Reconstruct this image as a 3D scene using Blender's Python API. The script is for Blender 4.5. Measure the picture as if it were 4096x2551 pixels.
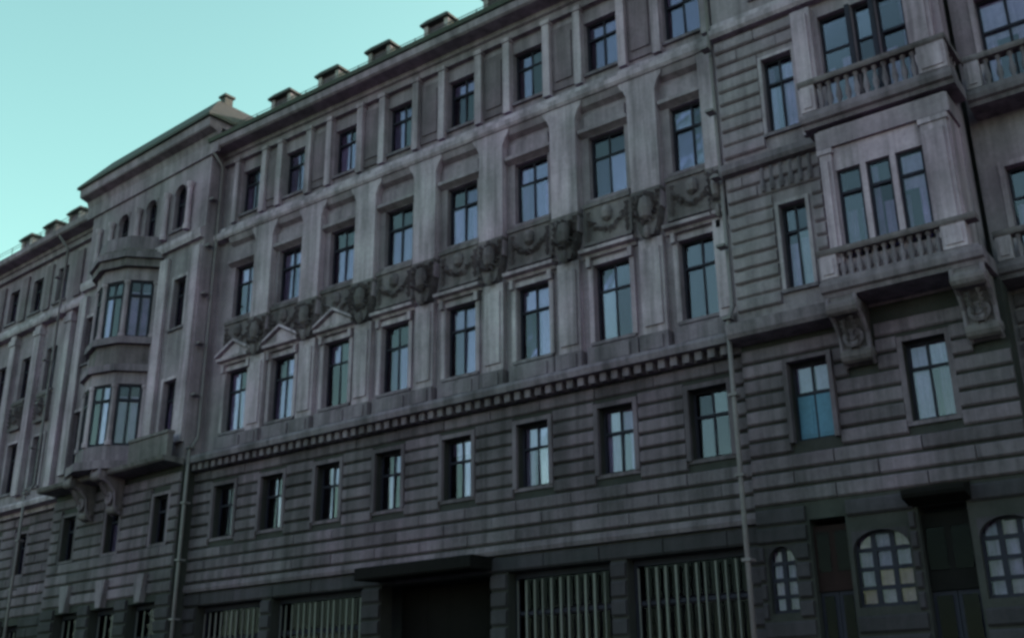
import bpy, bmesh, math, random
from mathutils import Vector, Matrix
random.seed(7)
for o in list(bpy.data.objects): bpy.data.objects.remove(o)
SC = bpy.context.scene; COL = SC.collection
R = math.radians

# ------------------------------------------------------------------ camera
cam = bpy.data.cameras.new('camera'); camo = bpy.data.objects.new('camera', cam); COL.objects.link(camo)
cam.sensor_width = 36.0; cam.lens = 4381.0/4096*36.0; cam.clip_start = 0.1; cam.clip_end = 3000
right = Vector((0.80272753, 0.59626469, -0.00984552)); down = Vector((-0.21651801, 0.27602705, -0.93644488)); fwd = Vector((-0.55565138, 0.75384182, 0.35067656))
m = Matrix((( right.x, -down.x, -fwd.x, 0.0), (right.y, -down.y, -fwd.y, -26.0), (right.z, -down.z, -fwd.z, 1.6), (0, 0, 0, 1)))
camo.matrix_world = m
SC.camera = camo

# ------------------------------------------------------------------ sky and sun (sun behind the house, facade in open shade)
SUN_EL, SUN_AZ = 18.0, 32.0
W = bpy.data.worlds.new('World'); SC.world = W; W.use_nodes = True
nt = W.node_tree; nt.nodes.clear()
sky = nt.nodes.new('ShaderNodeTexSky'); sky.sky_type = 'NISHITA'; sky.sun_disc = False
sky.sun_elevation = R(SUN_EL); sky.sun_rotation = R(SUN_AZ); sky.altitude = 0; sky.air_density = 1.0; sky.dust_density = 1.6; sky.ozone_density = 1.0
tint = nt.nodes.new('ShaderNodeMix'); tint.data_type = 'RGBA'; tint.blend_type = 'MULTIPLY'; tint.inputs[0].default_value = 1.0
tint.inputs[7].default_value = (0.88, 1.14, 0.73, 1)
bgn = nt.nodes.new('ShaderNodeBackground'); bgn.inputs[1].default_value = 0.15
wo = nt.nodes.new('ShaderNodeOutputWorld')
nt.links.new(sky.outputs[0], tint.inputs[6]); nt.links.new(tint.outputs[2], bgn.inputs[0]); nt.links.new(bgn.outputs[0], wo.inputs[0])
sl = bpy.data.lights.new('sun', 'SUN'); sl.energy = 2.5; sl.angle = R(0.5); sl.color = (1.0, 0.93, 0.82)
so = bpy.data.objects.new('sun', sl); COL.objects.link(so)
sd = Vector((math.sin(R(SUN_AZ))*math.cos(R(SUN_EL)), math.cos(R(SUN_AZ))*math.cos(R(SUN_EL)), math.sin(R(SUN_EL))))
so.rotation_euler = sd.to_track_quat('Z', 'Y').to_euler(); so.location = sd*100
SC.view_settings.view_transform = 'Standard'; SC.view_settings.look = 'None'
SC.view_settings.exposure = 1.55; SC.view_settings.gamma = 1.0; SC.view_settings.use_curve_mapping = False
SC.render.engine = 'CYCLES'
SC.cycles.pixel_filter_type = 'BLACKMAN_HARRIS'; SC.cycles.filter_width = 3.0
SC.cycles.max_bounces = 8; SC.cycles.transparent_max_bounces = 12

# ------------------------------------------------------------------ materials
def mat_new(name):
    mt = bpy.data.materials.new(name); mt.use_nodes = True
    n = mt.node_tree; b = n.nodes['Principled BSDF']; return mt, n, b
def stone(name, col, var=0.28, rough=0.88, streak=0.35, scale=1.0, bump=0.25, per_obj=0.0):
    """mottled, rain streaked stone or render"""
    mt, n, b = mat_new(name); N = n.nodes; L = n.links
    geo = N.new('ShaderNodeNewGeometry')
    def noise(sc, mapscale, det=5, ro=0.6):
        mp = N.new('ShaderNodeMapping'); mp.inputs['Scale'].default_value = mapscale
        L.new(geo.outputs['Position'], mp.inputs[0])
        t = N.new('ShaderNodeTexNoise'); t.inputs['Scale'].default_value = sc; t.inputs['Detail'].default_value = det; t.inputs['Roughness'].default_value = ro
        L.new(mp.outputs[0], t.inputs['Vector']); return t.outputs['Fac']
    def ramp(src, p0, p1, v0, v1):
        r = N.new('ShaderNodeMapRange'); r.inputs[1].default_value = p0; r.inputs[2].default_value = p1; r.inputs[3].default_value = v0; r.inputs[4].default_value = v1
        L.new(src, r.inputs[0]); return r.outputs[0]
    def mul(a, c):
        k = N.new('ShaderNodeMath'); k.operation = 'MULTIPLY'; L.new(a, k.inputs[0]); L.new(c, k.inputs[1]); return k.outputs[0]
    f = ramp(noise(0.55*scale, (1, 1, 1)), 0.32, 0.68, 1-var, 1+var)
    f = mul(f, ramp(noise(1.0*scale, (2.6, 2.6, 0.16), 4, 0.65), 0.40, 0.66, 1.0, 1-streak))
    f = mul(f, ramp(noise(9*scale, (1, 1, 1), 6, 0.7), 0.3, 0.7, 0.86, 1.14))
    if per_obj:
        oi = N.new('ShaderNodeObjectInfo'); f = mul(f, ramp(oi.outputs['Random'], 0, 1, 1-per_obj, 1+per_obj))
    hue = ramp(noise(0.23, (1, 1, 1), 3), 0.35, 0.65, 0.0, 1.0)
    mc = N.new('ShaderNodeMix'); mc.data_type = 'RGBA'
    mc.inputs[6].default_value = (col[0]*0.94, col[1]*1.03, col[2]*0.98, 1); mc.inputs[7].default_value = (col[0]*1.06, col[1]*0.96, col[2]*1.05, 1)
    L.new(hue, mc.inputs[0])
    vm = N.new('ShaderNodeVectorMath'); vm.operation = 'SCALE'; L.new(mc.outputs[2], vm.inputs[0]); L.new(f, vm.inputs[3])
    L.new(vm.outputs[0], b.inputs['Base Color']); b.inputs['Roughness'].default_value = rough; b.inputs['Specular IOR Level'].default_value = 0.25
    bp = N.new('ShaderNodeBump'); bp.inputs['Strength'].default_value = bump; bp.inputs['Distance'].default_value = 0.02
    L.new(noise(16*scale, (1, 1, 1), 6, 0.7), bp.inputs['Height']); L.new(bp.outputs[0], b.inputs['Normal'])
    return mt
def plain(name, col, rough=0.6, metal=0.0, var=0.15, spec=0.4):
    mt = stone(name, col, var=var, rough=rough, streak=var, bump=0.06)
    b = mt.node_tree.nodes['Principled BSDF']; b.inputs['Metallic'].default_value = metal; b.inputs['Specular IOR Level'].default_value = spec
    return mt
WALL = (0.245, 0.158, 0.225)
M_wall = stone('upper_stucco', WALL, streak=0.4)
M_trim = stone('pale_stucco_trim', (0.375, 0.244, 0.345), streak=0.55)
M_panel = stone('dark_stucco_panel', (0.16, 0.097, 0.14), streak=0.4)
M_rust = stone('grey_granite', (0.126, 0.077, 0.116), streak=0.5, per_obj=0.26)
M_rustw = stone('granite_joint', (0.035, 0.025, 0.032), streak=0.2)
M_ground = stone('shade_darkened_granite', (0.040, 0.025, 0.040), streak=0.35, per_obj=0.18)  # street-level granite, its colour lowered further to stand in for street canyon shade
M_relief = stone('sooty_carved_stone', (0.145, 0.095, 0.128), streak=0.5, var=0.4)
M_bal = stone('balcony_stone', (0.175, 0.113, 0.165), streak=0.5)
M_roof = plain('green_roof_metal', (0.05, 0.04, 0.045), rough=0.7, spec=0.3)
M_dorm = stone('dormer_stucco', (0.40, 0.30, 0.35))
M_frame = plain('window_frame_paint', (0.024, 0.017, 0.034), rough=0.7, spec=0.12)
M_shopbar = plain('grey_painted_bar', (0.12, 0.085, 0.11), rough=0.5)
M_pipe = plain('zinc_drainpipe', (0.16, 0.105, 0.145), rough=0.7)
M_black = plain('black_canopy_metal', (0.010, 0.007, 0.009), rough=0.9, spec=0.05)
M_red = plain('dark_red_board', (0.022, 0.010, 0.013), rough=0.9, spec=0.05)
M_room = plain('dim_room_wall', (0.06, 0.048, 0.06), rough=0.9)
M_curt = stone('pale_curtain', (0.72, 0.60, 0.80), var=0.2, streak=0.25, scale=3, per_obj=0.3)
M_asph = stone('asphalt', (0.05, 0.05, 0.052), streak=0.0); M_pave = stone('pavement_slabs', (0.11, 0.105, 0.10), streak=0.0)
def glass(name, tintc, ior=1.9, lo=0.45, hi=1.25):
    mt = bpy.data.materials.new(name); mt.use_nodes = True; n = mt.node_tree; n.nodes.clear(); N = n.nodes; L = n.links
    out = N.new('ShaderNodeOutputMaterial'); mx = N.new('ShaderNodeMixShader'); tr = N.new('ShaderNodeBsdfTransparent'); gl = N.new('ShaderNodeBsdfGlossy'); fr = N.new('ShaderNodeFresnel')
    tr.inputs[0].default_value = (*tintc, 1); gl.inputs[0].default_value = (0.82, 0.75, 0.90, 1); gl.inputs['Roughness'].default_value = 0.04
    fr.inputs[0].default_value = ior
    oi = N.new('ShaderNodeObjectInfo'); mr = N.new('ShaderNodeMapRange'); mr.inputs[3].default_value = lo; mr.inputs[4].default_value = hi
    L.new(oi.outputs['Random'], mr.inputs[0]); ml = N.new('ShaderNodeMath'); ml.operation = 'MULTIPLY'
    L.new(fr.outputs[0], ml.inputs[0]); L.new(mr.outputs[0], ml.inputs[1]); L.new(ml.outputs[0], mx.inputs[0])
    geo = N.new('ShaderNodeNewGeometry'); nz = N.new('ShaderNodeTexNoise'); nz.inputs['Scale'].default_value = 1.4
    bp = N.new('ShaderNodeBump'); bp.inputs['Strength'].default_value = 0.05; bp.inputs['Distance'].default_value = 0.04
    L.new(geo.outputs['Position'], nz.inputs['Vector']); L.new(nz.outputs['Fac'], bp.inputs['Height']); L.new(bp.outputs[0], gl.inputs['Normal'])
    L.new(tr.outputs[0], mx.inputs[1]); L.new(gl.outputs[0], mx.inputs[2]); L.new(mx.outputs[0], out.inputs[0])
    return mt
M_glass = glass('window_glass', (0.72, 0.68, 0.76), 1.62, 0.5, 1.3); M_net = stone('grey_net_curtain', (0.30, 0.24, 0.31), var=0.4, streak=0.4, scale=2, per_obj=0.2)
M_lat = glass('lattice_glass', (0.8, 0.74, 0.86), 1.3, 0.85, 1.15); M_shop = glass('shop_glass', (0.40, 0.36, 0.46), 1.13, 0.85, 1.1)

# ------------------------------------------------------------------ helpers: local x = along the facade, local y = into the wall, o = outward
class MB:
    def __init__(s): s.v = []; s.f = []
    def add(s, vs, fs):
        b = len(s.v); s.v += [tuple(v) for v in vs]; s.f += [tuple(b+i for i in f) for f in fs]; return s
    def box(s, u0, u1, o0, o1, z0, z1):
        vs = [(u, -o, z) for z in (z0, z1) for o in (o0, o1) for u in (u0, u1)]
        return s.add(vs, [(0, 1, 3, 2), (4, 5, 7, 6), (0, 1, 5, 4), (2, 3, 7, 6), (0, 2, 6, 4), (1, 3, 7, 5)])
    def prism(s, prof, u0, u1, inset0=0, inset1=0):      # profile of (o, z) swept along u
        n = len(prof)
        vs = [(u0, -o, z) for o, z in prof] + [(u1, -o, z) for o, z in prof]
        fs = [tuple(range(n)), tuple(range(n, 2*n))] + [(i, (i+1) % n, n+(i+1) % n, n+i) for i in range(n)]
        return s.add(vs, fs)
    def uprism(s, prof, o0, o1):                          # profile of (u, z) swept outward
        n = len(prof)
        vs = [(u, -o0, z) for u, z in prof] + [(u, -o1, z) for u, z in prof]
        fs = [tuple(range(n)), tuple(range(n, 2*n))] + [(i, (i+1) % n, n+(i+1) % n, n+i) for i in range(n)]
        return s.add(vs, fs)
    def zprism(s, prof, z0, z1):                          # plan polygon of (u, o) raised
        n = len(prof)
        vs = [(u, -o, z0) for u, o in prof] + [(u, -o, z1) for u, o in prof]
        fs = [tuple(range(n)), tuple(range(n, 2*n))] + [(i, (i+1) % n, n+(i+1) % n, n+i) for i in range(n)]
        return s.add(vs, fs)
    def lathe(s, u, o, prof, seg=8):
        vs = []; fs = []; n = len(prof)
        for r, z in prof:
            for k in range(seg):
                a = 2*math.pi*(k+0.5)/seg; vs.append((u+r*math.cos(a), -o+r*math.sin(a), z))
        for i in range(n-1):
            for k in range(seg): fs.append((i*seg+k, i*seg+(k+1) % seg, (i+1)*seg+(k+1) % seg, (i+1)*seg+k))
        fs += [tuple(range(seg)), tuple(range((n-1)*seg, n*seg))]
        return s.add(vs, fs)
    def blob(s, u, o, z, ru, ro, rz, seg=7, ring=4):
        vs = []; fs = []
        for i in range(1, ring):
            t = math.pi*i/ring
            for k in range(seg):
                a = 2*math.pi*k/seg; vs.append((u+ru*math.sin(t)*math.cos(a), -o+ro*math.sin(t)*math.sin(a), z+rz*math.cos(t)))
        top = len(vs); vs += [(u, -o, z+rz), (u, -o, z-rz)]
        for i in range(ring-2):
            for k in range(seg): fs.append((i*seg+k, i*seg+(k+1) % seg, (i+1)*seg+(k+1) % seg, (i+1)*seg+k))
        for k in range(seg): fs.append((k, (k+1) % seg, top)); fs.append(((ring-2)*seg+k, (ring-2)*seg+(k+1) % seg, top+1))
        return s.add(vs, fs)
    def tube(s, pts, r, seg=6):
        vs = []; fs = []
        P = [Vector((u, -o, z)) for u, o, z in pts]
        for i, p in enumerate(P):
            d = (P[min(i+1, len(P)-1)]-P[max(i-1, 0)]).normalized()
            a = d.orthogonal().normalized(); b = d.cross(a)
            if i and (a.dot(pa) < 0.5): a = (pa-d*pa.dot(d)).normalized(); b = d.cross(a)
            pa = a
            for k in range(seg):
                t = 2*math.pi*k/seg; vs.append(p+a*r*math.cos(t)+b*r*math.sin(t))
        for i in range(len(P)-1):
            for k in range(seg): fs.append((i*seg+k, i*seg+(k+1) % seg, (i+1)*seg+(k+1) % seg, (i+1)*seg+k))
        fs += [tuple(range(seg)), tuple(range((len(P)-1)*seg, len(P)*seg))]
        return s.add(vs, fs)
    def mesh(s, name, mat, smooth=False):
        me = bpy.data.meshes.new(name); me.from_pydata(s.v, [], s.f)
        bm = bmesh.new(); bm.from_mesh(me); bmesh.ops.recalc_face_normals(bm, faces=bm.faces); bm.to_mesh(me); bm.free()
        if mat: me.materials.append(mat)
        if smooth:
            for p in me.polygons: p.use_smooth = True
        return me
class Frame:
    def __init__(s, x, y, ang): s.x, s.y, s.a = x, y, ang
    def w(s, u, o): c, k = math.cos(s.a), math.sin(s.a); return (s.x+u*c+o*k, s.y+u*k-o*c)
FM = Frame(0, 0, 0); FL = Frame(-32.6, 0, R(-3.5))
B = bpy.data.objects.new('apartment_building', None); COL.objects.link(B); B.location = (-20, 0, 0)
B['label'] = 'long grey stone apartment house with bay windows and dormers along a street'; B['category'] = 'building'
def part(name, me, fr, u=0, o=0, z=0, rot=0.0, scale=None, label=None, stuff=False):
    ob = bpy.data.objects.new(name, me); COL.objects.link(ob); ob.parent = B
    x, y = fr.w(u, o); ob.location = (x-B.location.x, y-B.location.y, z); ob.rotation_euler = (0, 0, fr.a+rot)
    if scale: ob.scale = scale
    if label: ob['label'] = label
    if stuff: ob['kind'] = 'stuff'
    return ob
def sub(name, me, par, loc=(0, 0, 0), rot=(0, 0, 0), stuff=False, scale=None):
    ob = bpy.data.objects.new(name, me); COL.objects.link(ob); ob.parent = par; ob.location = loc; ob.rotation_euler = rot
    if stuff: ob['kind'] = 'stuff'
    if scale: ob.scale = scale
    return ob
CACHE = {}
def cached(key, fn):
    if key not in CACHE: CACHE[key] = fn()
    return CACHE[key]

def wall(name, fr, u0, u1, z0, z1, o, openings, mat, th=0.35):
    us = sorted(set([u0, u1]+[v for q in openings for v in q[:2] if u0 < v < u1])); zs = sorted(set([z0, z1]+[v for q in openings for v in q[2:] if z0 < v < z1]))
    mb = MB()
    def solid(i, j):
        if i < 0 or j < 0 or i >= len(us)-1 or j >= len(zs)-1: return False
        cu, cz = (us[i]+us[i+1])/2, (zs[j]+zs[j+1])/2
        return not any(a < cu < b and c < cz < d for a, b, c, d in openings)
    f, k = -o, -o+th
    for i in range(len(us)-1):
        for j in range(len(zs)-1):
            if not solid(i, j): continue
            a, b, c, d = us[i], us[i+1], zs[j], zs[j+1]
            mb.add([(a, f, c), (b, f, c), (b, f, d), (a, f, d)], [(0, 1, 2, 3)]); mb.add([(a, k, c), (b, k, c), (b, k, d), (a, k, d)], [(3, 2, 1, 0)])
            if not solid(i-1, j): mb.add([(a, f, c), (a, k, c), (a, k, d), (a, f, d)], [(3, 2, 1, 0)])
            if not solid(i+1, j): mb.add([(b, f, c), (b, k, c), (b, k, d), (b, f, d)], [(0, 1, 2, 3)])
            if not solid(i, j-1): mb.add([(a, f, c), (b, f, c), (b, k, c), (a, k, c)], [(3, 2, 1, 0)])
            if not solid(i, j+1): mb.add([(a, f, d), (b, f, d), (b, k, d), (a, k, d)], [(0, 1, 2, 3)])
    me = bpy.data.meshes.new(name); me.from_pydata(mb.v, [], mb.f); me.materials.append(mat)
    return part(name, me, fr)

# ---- windows: frame (part) > panes, curtain, sill, casing, hood
def frame_mesh(w, h, nx, rows, bar=0.055):
    def mk():
        b = MB(); d = (-0.06, 0.03)
        b.box(-w/2, -w/2+bar*1.3, *d, 0, h); b.box(w/2-bar*1.3, w/2, *d, 0, h)
        b.box(-w/2+bar*1.3, w/2-bar*1.3, *d, 0, bar*1.3); b.box(-w/2+bar*1.3, w/2-bar*1.3, *d, h-bar*1.3, h)
        for r in rows: b.box(-w/2+bar*1.3, w/2-bar*1.3, -0.055, 0.045, h*r-bar*0.7, h*r+bar*0.7)
        for i in range(1, nx):
            u = -w/2+w*i/nx; zz = [bar*1.3]+[h*r for r in rows]+[h-bar*1.3]
            for a, c in zip(zz[:-1], zz[1:]):
                b.box(u-bar*0.6, u+bar*0.6, -0.052, 0.025, a+(0 if a == zz[0] else bar*0.7), c-(0 if c == zz[-1] else bar*0.7))
        return b.mesh('window_frame', M_frame)
    return cached(('fr', round(w, 3), round(h, 3), nx, tuple(rows), bar), mk)
def pane_mesh(w, h, mt):
    return cached(('pn', round(w, 3), round(h, 3), mt.name), lambda: MB().box(-w/2, w/2, -0.012, 0.0, 0, h).mesh('pane', mt))
def curtain_mesh(w, h, mt=None):
    mt = mt or M_curt
    def mk():
        b = MB(); n = 10; vs = []; fs = []
        for i in range(n+1):
            u = -w/2+w*i/n; y = 0.03*math.sin(i*2.2); vs += [(u, y, 0), (u, y, h), (u, y+0.012, 0), (u, y+0.012, h)]
        for i in range(n): a = i*4; fs += [(a, a+4, a+5, a+1), (a+2, a+3, a+7, a+6)]
        return b.add(vs, fs).mesh('curtain', mt)
    return cached(('cu', round(w, 2), round(h, 2), mt.name), mk)
def window(fr, u, o, z0, z1, w, nx=2, rows=(0.68,), recess=0.22, curt=None, casing=0.0, sill=True, hood=0, mt=None, cmat=None, name='window', proud=0.07, blind=0):
    blind = blind or (random.choice((0.33, 0.4, 0.25)) if random.random() < 0.22 else 0)
    h = z1-z0; mt = mt or M_glass
    win = part(name, frame_mesh(w, h, nx, rows), fr, u, o-recess, z0)
    zz = [0]+[h*r for r in rows]+[h]
    for i in range(nx):
        for a, c in zip(zz[:-1], zz[1:]):
            pw, ph = w/nx-0.07, c-a-0.08
            sub('pane', pane_mesh(pw, ph, mt), win, (-w/2+w*(i+0.5)/nx, 0.0, a+0.04), (R(random.uniform(-1.2, 1.2)), 0, R(random.uniform(-1.2, 1.2))))
    c = random.random() if curt is None else curt
    if c > 0.35:
        for sgn in (-1, 1):
            if c < 0.7 and random.random() < 0.3: continue
            cw = w*random.choice((0.2, 0.27, 0.36, 0.46)); ch = h*random.choice((0.55, 0.6, 0.92, 0.95))
            sub('curtain', curtain_mesh(round(cw, 1), round(ch, 1)), win, (sgn*(w/2-cw/2-0.04), 0.09, 0.05))
    if blind: sub('blind', cached(('bl', round(w, 2), round(h*blind, 2)), lambda: MB().box(-w/2+0.08, w/2-0.08, -0.06, -0.05, h*(1-blind), h-0.08).mesh('blind', M_curt)), win, (0, 0.02, 0))
    if sill: sub('sill', cached(('si', round(w, 2), (cmat or M_bal).name), lambda: MB().prism([(-0.1, 0), (0.32, -0.03), (0.32, -0.13), (-0.1, -0.13)], -w/2-0.12, w/2+0.12).mesh('sill', cmat or M_bal)), win, (0, 0, -0.002))
    if casing:
        cs = casing
        def mk():
            p = recess+proud
            return MB().box(-w/2-cs, -w/2-0.003, recess-0.02, p, -0.05, h+cs).box(w/2+0.003, w/2+cs, recess-0.02, p, -0.05, h+cs).box(-w/2-0.003, w/2+0.003, recess-0.02, p-0.004, h+0.003, h+cs-0.004).mesh('casing', cmat or M_trim)
        sub('casing', cached(('ca', round(w, 2), round(h, 2), cs, recess, (cmat or M_trim).name), mk), win)
    if hood:
        hw = w/2+casing+0.16; zt = h+casing+0.08
        def mk():
            b = MB().prism([(recess-0.02, 0), (recess+0.12, 0.02), (recess+0.16, 0.1), (recess+0.34, 0.14), (recess+0.36, 0.24), (recess-0.02, 0.28)], -hw, hw)
            if hood == 2: b.uprism([(-hw, 0.26), (hw, 0.26), (0, 0.78)], recess-0.02, recess+0.24); b.uprism([(-hw-0.06, 0.29), (0, 0.82), (hw+0.06, 0.29), (hw+0.06, 0.38), (0, 0.93), (-hw-0.06, 0.38)], recess+0.0, recess+0.38)
            b.box(-w/2-casing, -w/2-casing+0.14, recess-0.02, recess+0.2, -0.3, 0.0); b.box(w/2+casing-0.14, w/2+casing, recess-0.02, recess+0.2, -0.3, 0.0)
            return b.mesh('hood', M_trim)
        sub('hood', cached(('ho', round(w, 2), hood, casing, recess), mk), win, (0, 0, zt))
    return win

# ------------------------------------------------------------------ ground (below the frame)
def sheet(name, x0, x1, y0, y1, z0, z1, mt):
    b = MB(); vs = [(x, y, z) for z in (z0, z1) for y in (y0, y1) for x in (x0, x1)]
    b.add(vs, [(0, 1, 3, 2), (4, 5, 7, 6), (0, 1, 5, 4), (2, 3, 7, 6), (0, 2, 6, 4), (1, 3, 7, 5)])
    ob = bpy.data.objects.new(name, b.mesh(name, mt)); COL.objects.link(ob); ob['kind'] = 'structure'; return ob
sheet('ground', -900, 900, -900, 900, -1.0, -0.02, M_asph)
sheet('road', -400, 400, -21, -5.2, -0.016, -0.004, M_asph)
sheet('pavement', -400, 400, -5.0, 0.6, -0.012, 0.12, M_pave)

# ------------------------------------------------------------------ main section
C = [-12.6, -15.5, -18.4, -21.3, -24.2, -27.0, -29.8, -32.4]
MID = [-14.05, -16.95, -19.85, -22.75, -25.6, -28.4, -31.1]
UL, UR = -34.6, -11.42
op = []
for u in C:
    op += [(u-0.66, u+0.66, 21.5, 23.45), (u-0.66, u+0.66, 16.95, 19.15), (u-0.64, u+0.64, 12.3, 14.72)]
wall('facade_wall', FM, UL, UR, 11.3, 24.4, -0.1, op, M_wall)
for i, u in enumerate(C):
    window(FM, u, -0.1, 21.5, 23.45, 1.32, curt=random.uniform(0, 1))
    window(FM, u, -0.1, 16.95, 19.15, 1.32, rows=(0.66,), curt=random.uniform(0, 1))
    window(FM, u, -0.1, 12.3, 14.72, 1.28, rows=(0.66,), casing=0.16, hood=1 if i < 5 else 2, curt=random.uniform(0, 1))
    # thin pale strips either side of the top windows
    st = cached('strip', lambda: MB().box(-0.14, 0.14, -0.11, 0.14, 0, 2.78).box(-0.18, 0.18, -0.11, 0.18, 2.785, 2.95).mesh('window_strip', M_trim))
    part('window_strip', st, FM, u-0.82, 0, 21.12); part('window_strip', st, FM, u+0.84, 0, 21.12)
for u in MID + [-11.75]:
    ex = u == -11.75
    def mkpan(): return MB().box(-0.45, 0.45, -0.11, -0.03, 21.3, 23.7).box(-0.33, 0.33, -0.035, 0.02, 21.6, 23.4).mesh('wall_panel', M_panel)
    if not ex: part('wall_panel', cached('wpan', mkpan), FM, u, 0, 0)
    # flared pilaster of the fifth floor
    def mkpil():
        h = 0.49; b = MB()
        pts = [(h, 15.9), (h, 19.85), (h+0.1, 20.12), (h+0.22, 20.26), (h+0.28, 20.44)]
        b.uprism(pts+[(-a, c) for a, c in reversed(pts)], -0.11, 0.2)
        return b.mesh('pilaster', M_trim)
    def mkpil2():
        h = 0.33; pts = [(h, 15.9), (h, 20.44)]
        return MB().uprism(pts+[(-a, c) for a, c in reversed(pts)], -0.11, 0.2).mesh('pilaster', M_trim)
    p = part('pilaster', cached('pil', mkpil) if not ex else cached('pil2', mkpil2), FM, u, 0, 0)
    def mkcar(seed):
        b = MB(); rnd = random.Random(seed)
        b.uprism([(-0.5, 16.55), (0.5, 16.55), (0.42, 15.6), (0.2, 15.05), (-0.2, 15.05), (-0.42, 15.6)], -0.11, 0.24)
        b.lathe(0, 0.24, [(0.05, 15.5), (0.2, 15.62), (0.25, 15.9), (0.2, 16.2), (0.06, 16.32)], 10)
        for k in range(22):                       # acanthus leaves fanning out round the shield
            a = k/22*2*math.pi+rnd.uniform(-0.1, 0.1); r1 = rnd.uniform(0.44, 0.6); c, q = math.cos(a), math.sin(a); w = 0.07
            u0, z0, u1, z1 = 0.26*c, 15.9+0.36*q, r1*c*0.85, 15.9+r1*q
            b.add([(u0-w*q, -0.25, z0+w*c), (u0+w*q, -0.25, z0-w*c), (u1, -0.3, z1), ((u0+u1)/2, -0.25-rnd.uniform(0.16, 0.26), (z0+z1)/2)], [(0, 1, 3), (1, 2, 3), (2, 0, 3)])
        for sx in (-1, 1):
            for k in range(7):
                z = 16.45-0.2*k; b.add([(sx*0.34, -0.24, z), (sx*(0.52-0.03*k), -0.3, z-0.04), (sx*0.36, -0.24, z-0.22), (sx*0.4, -0.4+0.01*k, z-0.1)], [(0, 1, 3), (1, 2, 3), (2, 0, 3)])
        b.blob(0, 0.26, 15.14, 0.12, 0.14, 0.24, 7, 5)
        return b.mesh('carved_corbel', M_relief)
    sub('carved_corbel', cached(('car', MID.index(u) % 4 if not ex else 9), lambda: mkcar(MID.index(u) if not ex else 9)), p, (0, 0, 0), scale=(1, 1, 1) if not ex else (0.65, 1, 1))
    part('lower_pilaster', cached('lp', lambda: MB().box(-0.4, 0.4, -0.11, 0.1, 12.05, 15.0).box(-0.3, 0.3, 0.099, 0.16, 12.3, 14.7).mesh('lower_pilaster', M_trim)), FM, u, 0, 0, scale=(1, 1, 1) if not ex else (0.75, 1, 1))
    part('pedestal', cached('pd', lambda: MB().box(-0.46, 0.46, -0.11, 0.22, 11.46, 12.04).box(-0.3, 0.3, 0.219, 0.27, 11.55, 11.95).mesh('pedestal', M_bal)), FM, u, 0, 0, scale=(1, 1, 1) if not ex else (0.7, 1, 1))
for i, u in enumerate(C):
    # blank panel and cove between the pilasters above the fifth floor windows
    part('cove', cached('cove', lambda: MB().prism([(-0.11, 20.1), (0.1, 20.22), (0.19, 20.44), (-0.11, 20.44)], -0.9, 0.9).mesh('cove', M_wall)), FM, u, 0, 0)
    part('lintel', cached('lin', lambda: MB().prism([(-0.11, 19.16), (0.14, 19.28), (0.14, 19.4), (-0.11, 19.44)], -0.9, 0.9).box(-0.75, 0.75, -0.11, -0.02, 19.5, 19.9).mesh('lintel', M_wall)), FM, u, 0, 0)
    def mksp(seed):
        b = MB(); rnd = random.Random(seed); b.box(-0.85, 0.85, -0.11, 0.04, 15.35, 16.75); b.box(-0.85, 0.85, 0.039, 0.1, 16.62, 16.75); b.box(-0.85, 0.85, 0.039, 0.1, 15.35, 15.46)
        for k in range(26):                       # leafy garland
            t = -1+2*k/25; z = 15.75+0.45*t*t+rnd.uniform(-0.05, 0.05); u = 0.64*t; a = rnd.uniform(0, 6.3); L = rnd.uniform(0.1, 0.17); c, q = math.cos(a), math.sin(a)
            b.add([(u-L*c, -0.05, z-L*q), (u+L*q*0.5, -0.05, z-L*c*0.5), (u+L*c, -0.07, z+L*q), (u-L*q*0.5, -0.05, z+L*c*0.5), (u, -rnd.uniform(0.15, 0.24), z)], [(0, 1, 4), (1, 2, 4), (2, 3, 4), (3, 0, 4)])
        for t in (-0.68, 0.68):
            for k in range(5): b.add([(t-0.1, -0.04, 16.5-0.2*k), (t+0.1, -0.04, 16.5-0.2*k), (t, -0.06, 16.22-0.2*k), (t, -0.2, 16.42-0.2*k)], [(0, 1, 3), (1, 2, 3), (2, 0, 3)])
        b.lathe(0, 0.06, [(0.04, 16.0), (0.17, 16.1), (0.2, 16.3), (0.14, 16.48), (0.04, 16.54)], 9)
        return b.mesh('spandrel_panel', M_relief)
    part('spandrel_panel', cached('spn' if i == 0 else ('spn', i % 4), lambda: mksp(i)), FM, u, 0, 0)
    part('apron_panel', cached('apr', lambda: MB().box(-0.85, 0.85, -0.11, 0.08, 11.47, 12.1).box(-0.6, 0.6, 0.079, 0.13, 11.6, 12.0).mesh('apron_panel', M_bal)), FM, u, 0, 0)
CORN = [(-0.12, 23.98), (0.1, 24.0), (0.1, 24.26), (0.2, 24.3), (0.24, 24.44), (0.72, 24.5), (0.8, 24.56), (0.84, 24.8), (-0.12, 24.86)]
STR = [(-0.12, 20.445), (0.24, 20.45), (0.3, 20.55), (0.3, 20.72), (0.16, 20.8), (0.12, 21.0), (-0.12, 21.05)]
LEDGE = [(-0.02, 10.9), (0.12, 10.92), (0.16, 11.1), (0.58, 11.14), (0.62, 11.3), (0.56, 11.42), (-0.12, 11.455)]
part('cornice', MB().prism(CORN, -34.4, UR).mesh('cornice', M_wall), FM)
part('gutter', MB().prism([(0.70, 24.84), (0.9, 24.84), (0.94, 25.0), (0.88, 25.0), (0.86, 24.9), (0.70, 24.9)], -34.3, UR).mesh('gutter', M_roof), FM)
part('string_course', MB().prism(STR, -34.3, UR).mesh('string_course', M_trim), FM)
part('ledge', MB().prism(LEDGE, -34.2, UR).mesh('ledge', M_bal), FM)
d = MB(); u = -34.0
while u < UR-0.2: d.box(u, u+0.2, 0.1, 0.42, 10.88, 11.12); u += 0.38
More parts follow.
